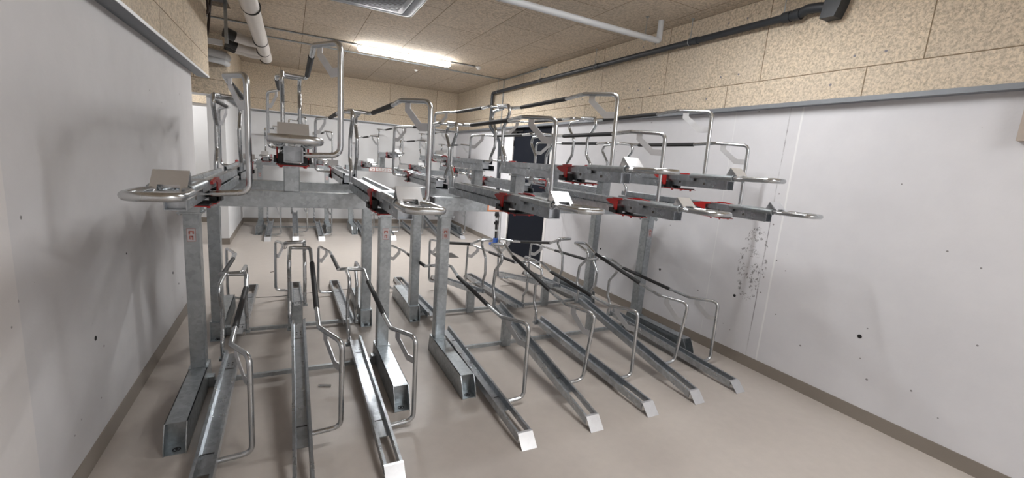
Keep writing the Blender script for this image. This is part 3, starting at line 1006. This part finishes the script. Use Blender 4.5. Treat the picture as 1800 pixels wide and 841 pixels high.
for z in (2.62,):
    bm = bmesh.new(); ring(bm, (XP, 7.835, z), (0, 0, 1), 0.031, 0.004, 14); tube(bm, [(XP + 0.03, 7.835, z), (XR - PT, 7.75, z)], 0.004, 6)
    link('hanger', bm, M['zinc'], dp)
bm = bmesh.new()
tube(bm, fillet([(XP, 2.29, ZP), (XP, 2.18, ZP), (XP - 0.004, 2.12, ZP + 0.018), (XP, 2.04, ZP + 0.010), (XP + 0.01, 1.95, ZP - 0.01)], 0.04, 4), 0.035, 14)
disc(bm, (XP, 2.27, ZP), (0, 1, 0), 0.040, 0.06, 16)
disc(bm, (XP, 2.19, ZP), (0, 1, 0), 0.042, 0.05, 16)
link('elbow', bm, M['darkpipe'], dp, True)
bm = bmesh.new()
prism(bm, [(XP - 0.045, 2.00, 2.795), (XP - 0.045, 1.985, 2.915), (XP - 0.045, 1.865, 2.925), (XP - 0.045, 1.880, 2.860), (XP - 0.045, 1.905, 2.790)], (0.104, 0, 0))
link('fire_collar', bm, M['darkpipe'], dp)
# grey supply tube running beside it
bm = bmesh.new()
tube(bm, fillet([(XR - 0.018, 7.33, 1.20), (XR - 0.018, 7.30, 0.30), (XR - 0.02, 7.27, 0.05)], 0.02), 0.012, 8)
simple('supply_tube', bm, M['greypipe'], 'thin grey tube up the right wall beside the dark pipe foot', 'pipe', None, True)

# fat white pipe over the left passage with black bands and branches
sp = thing('service_pipe', 'fat white pipe with black bands under the ceiling above the left opening', 'pipe', (0.22, 6.4, 2.86))
bm = bmesh.new()
tube(bm, [(-0.015, -2.9, 0.0), (0.01, 1.42, 0.0)], 0.078, 20)
mp = link('main_pipe', bm, M['whitepipe'], sp, True)
for k, y in enumerate((-1.36, 0.16, 0.85, 1.40)):
    bm = bmesh.new(); ring(bm, (0, y, 0), (0, 1, 0), 0.080, 0.007, 24)
    link('band', bm, M['band'], sp)
for k, (y, r, z) in enumerate(((0.42, 0.060, 0.01), (1.02, 0.055, 0.0), (1.28, 0.050, -0.005))):
    bm = bmesh.new()
    tube(bm, fillet([(0.0, y, z), (-0.16, y + 0.0, z), (-0.30 - 0.04 * k, y - 0.05, z + 0.02)], 0.08, 4), r, 16)
    br_ = link('branch', bm, M['whitepipe'], sp, True)
    bm = bmesh.new()
    tube(bm, [(-0.29 - 0.04 * k, y - 0.045, z + 0.018), (-0.40 - 0.04 * k, y - 0.09, z + 0.05)], r * 1.08, 14)
    link('black_boot', bm, M['band'], br_, True)
# grey ducts and steel angle in the opening
bm = bmesh.new()
for z, r in ((2.78, 0.06), (2.70, 0.045)):
    tube(bm, [(-2.4, 7.55, z), (-0.50, 7.55, z), (-0.30, 7.62, z - 0.01), (-0.27, 7.79, z - 0.01)], r, 16)
simple('duct_pair', bm, M['greypipe'], 'pale grey ducts running into the opening under the fat white pipe', 'duct', None, True)
bm = bmesh.new(); box(bm, -0.9, -0.27, 7.36, 7.40, 2.86, 2.93)
simple('cable_tray', bm, M['rim'], 'small pale metal channel above the grey ducts', 'tray')
bm = bmesh.new(); box(bm, -0.100, -0.065, 6.02, 6.026, 2.66, ZC + 0.3); box(bm, -0.068, -0.065, 5.99, 6.026, 2.66, ZC + 0.3)
simple('steel_angle', bm, M['zinc'], 'vertical steel angle hanging from the ceiling by the left opening', 'bracket')
rnd = random.Random(3)
ct = thing('cable_bundle', 'dark brown bundle of cables hanging out of the ceiling opening', 'cables', (-0.28, 6.1, ZC))
for k in range(14):
    bm = bmesh.new()
    x = rnd.uniform(-0.20, 0.08); y = rnd.uniform(-0.22, 0.10)
    l = rnd.uniform(0.16, 0.38)
    pts = [(x, y, 0.3), (x + rnd.uniform(-.03, .03), y, 0.0), (x + rnd.uniform(-.06, .03), y + rnd.uniform(-.05, .05), -l), (x - rnd.uniform(.10, .3), y + 0.1, -l - rnd.uniform(-0.02, .08)), (x - 0.6, y + 0.2, -l + 0.05)]
    tube(bm, fillet(pts, 0.08, 5), rnd.uniform(0.010, 0.018), 7)
    link('cable', bm, M['cable'], ct, True)

# ================================================================ SMALL THINGS
bm = bmesh.new()
box(bm, 2.62, 2.99, 6.50, 6.85, 0.0005, 0.006)
for k in range(11):
    box(bm, 2.64, 2.97, 6.52 + 0.03 * k, 6.532 + 0.03 * k, 0.006, 0.009)
simple('floor_grate', bm, M['grate'], 'square dark metal grate in the floor behind the middle racks', 'grate')
bm = bmesh.new(); tube(bm, [(0.694, 2.952, 0.008), (0.771, 2.925, 0.008)], 0.007, 8)
simple('metal_pin', bm, M['zinc_tube'], 'small metal pin lying on the floor beside the middle front tray', 'pin', None, True)
bm = bmesh.new()
pts = [(-0.146, 6.226, 0.005), (0.117, 6.43, 0.005), (0.451, 6.528, 0.005), (0.885, 6.59, 0.005), (1.516, 6.624, 0.005), (1.968, 6.74, 0.005)]
pts = [(-0.2, 5.16, 0.004), (0.15, 5.02, 0.004), (0.45, 5.00, 0.004), (0.85, 5.10, 0.004), (1.12, 5.12, 0.004)]
tube(bm, fillet(pts, 0.5, 6), 0.003, 6)
simple('wire', bm, M['grate'], 'thin dark wire curving across the floor behind the left racks', 'wire', None, True)
bm = bmesh.new(); tube(bm, fillet([(0.30, 6.02, 0.004), (0.33, 6.06, 0.004), (0.37, 6.04, 0.004)], 0.01), 0.004, 6)
simple('cable_scrap', bm, M['cable'], 'tiny dark scrap of cable on the floor near the left passage', 'debris', None, True)
bm = bmesh.new(); box(bm, XR - 0.045, XR - 0.001, -0.4, 0.905, 1.935, ZT - 0.035)
simple('wall_box', bm, M['beige'], 'beige box corner high on the right wall at the frame edge', 'box')
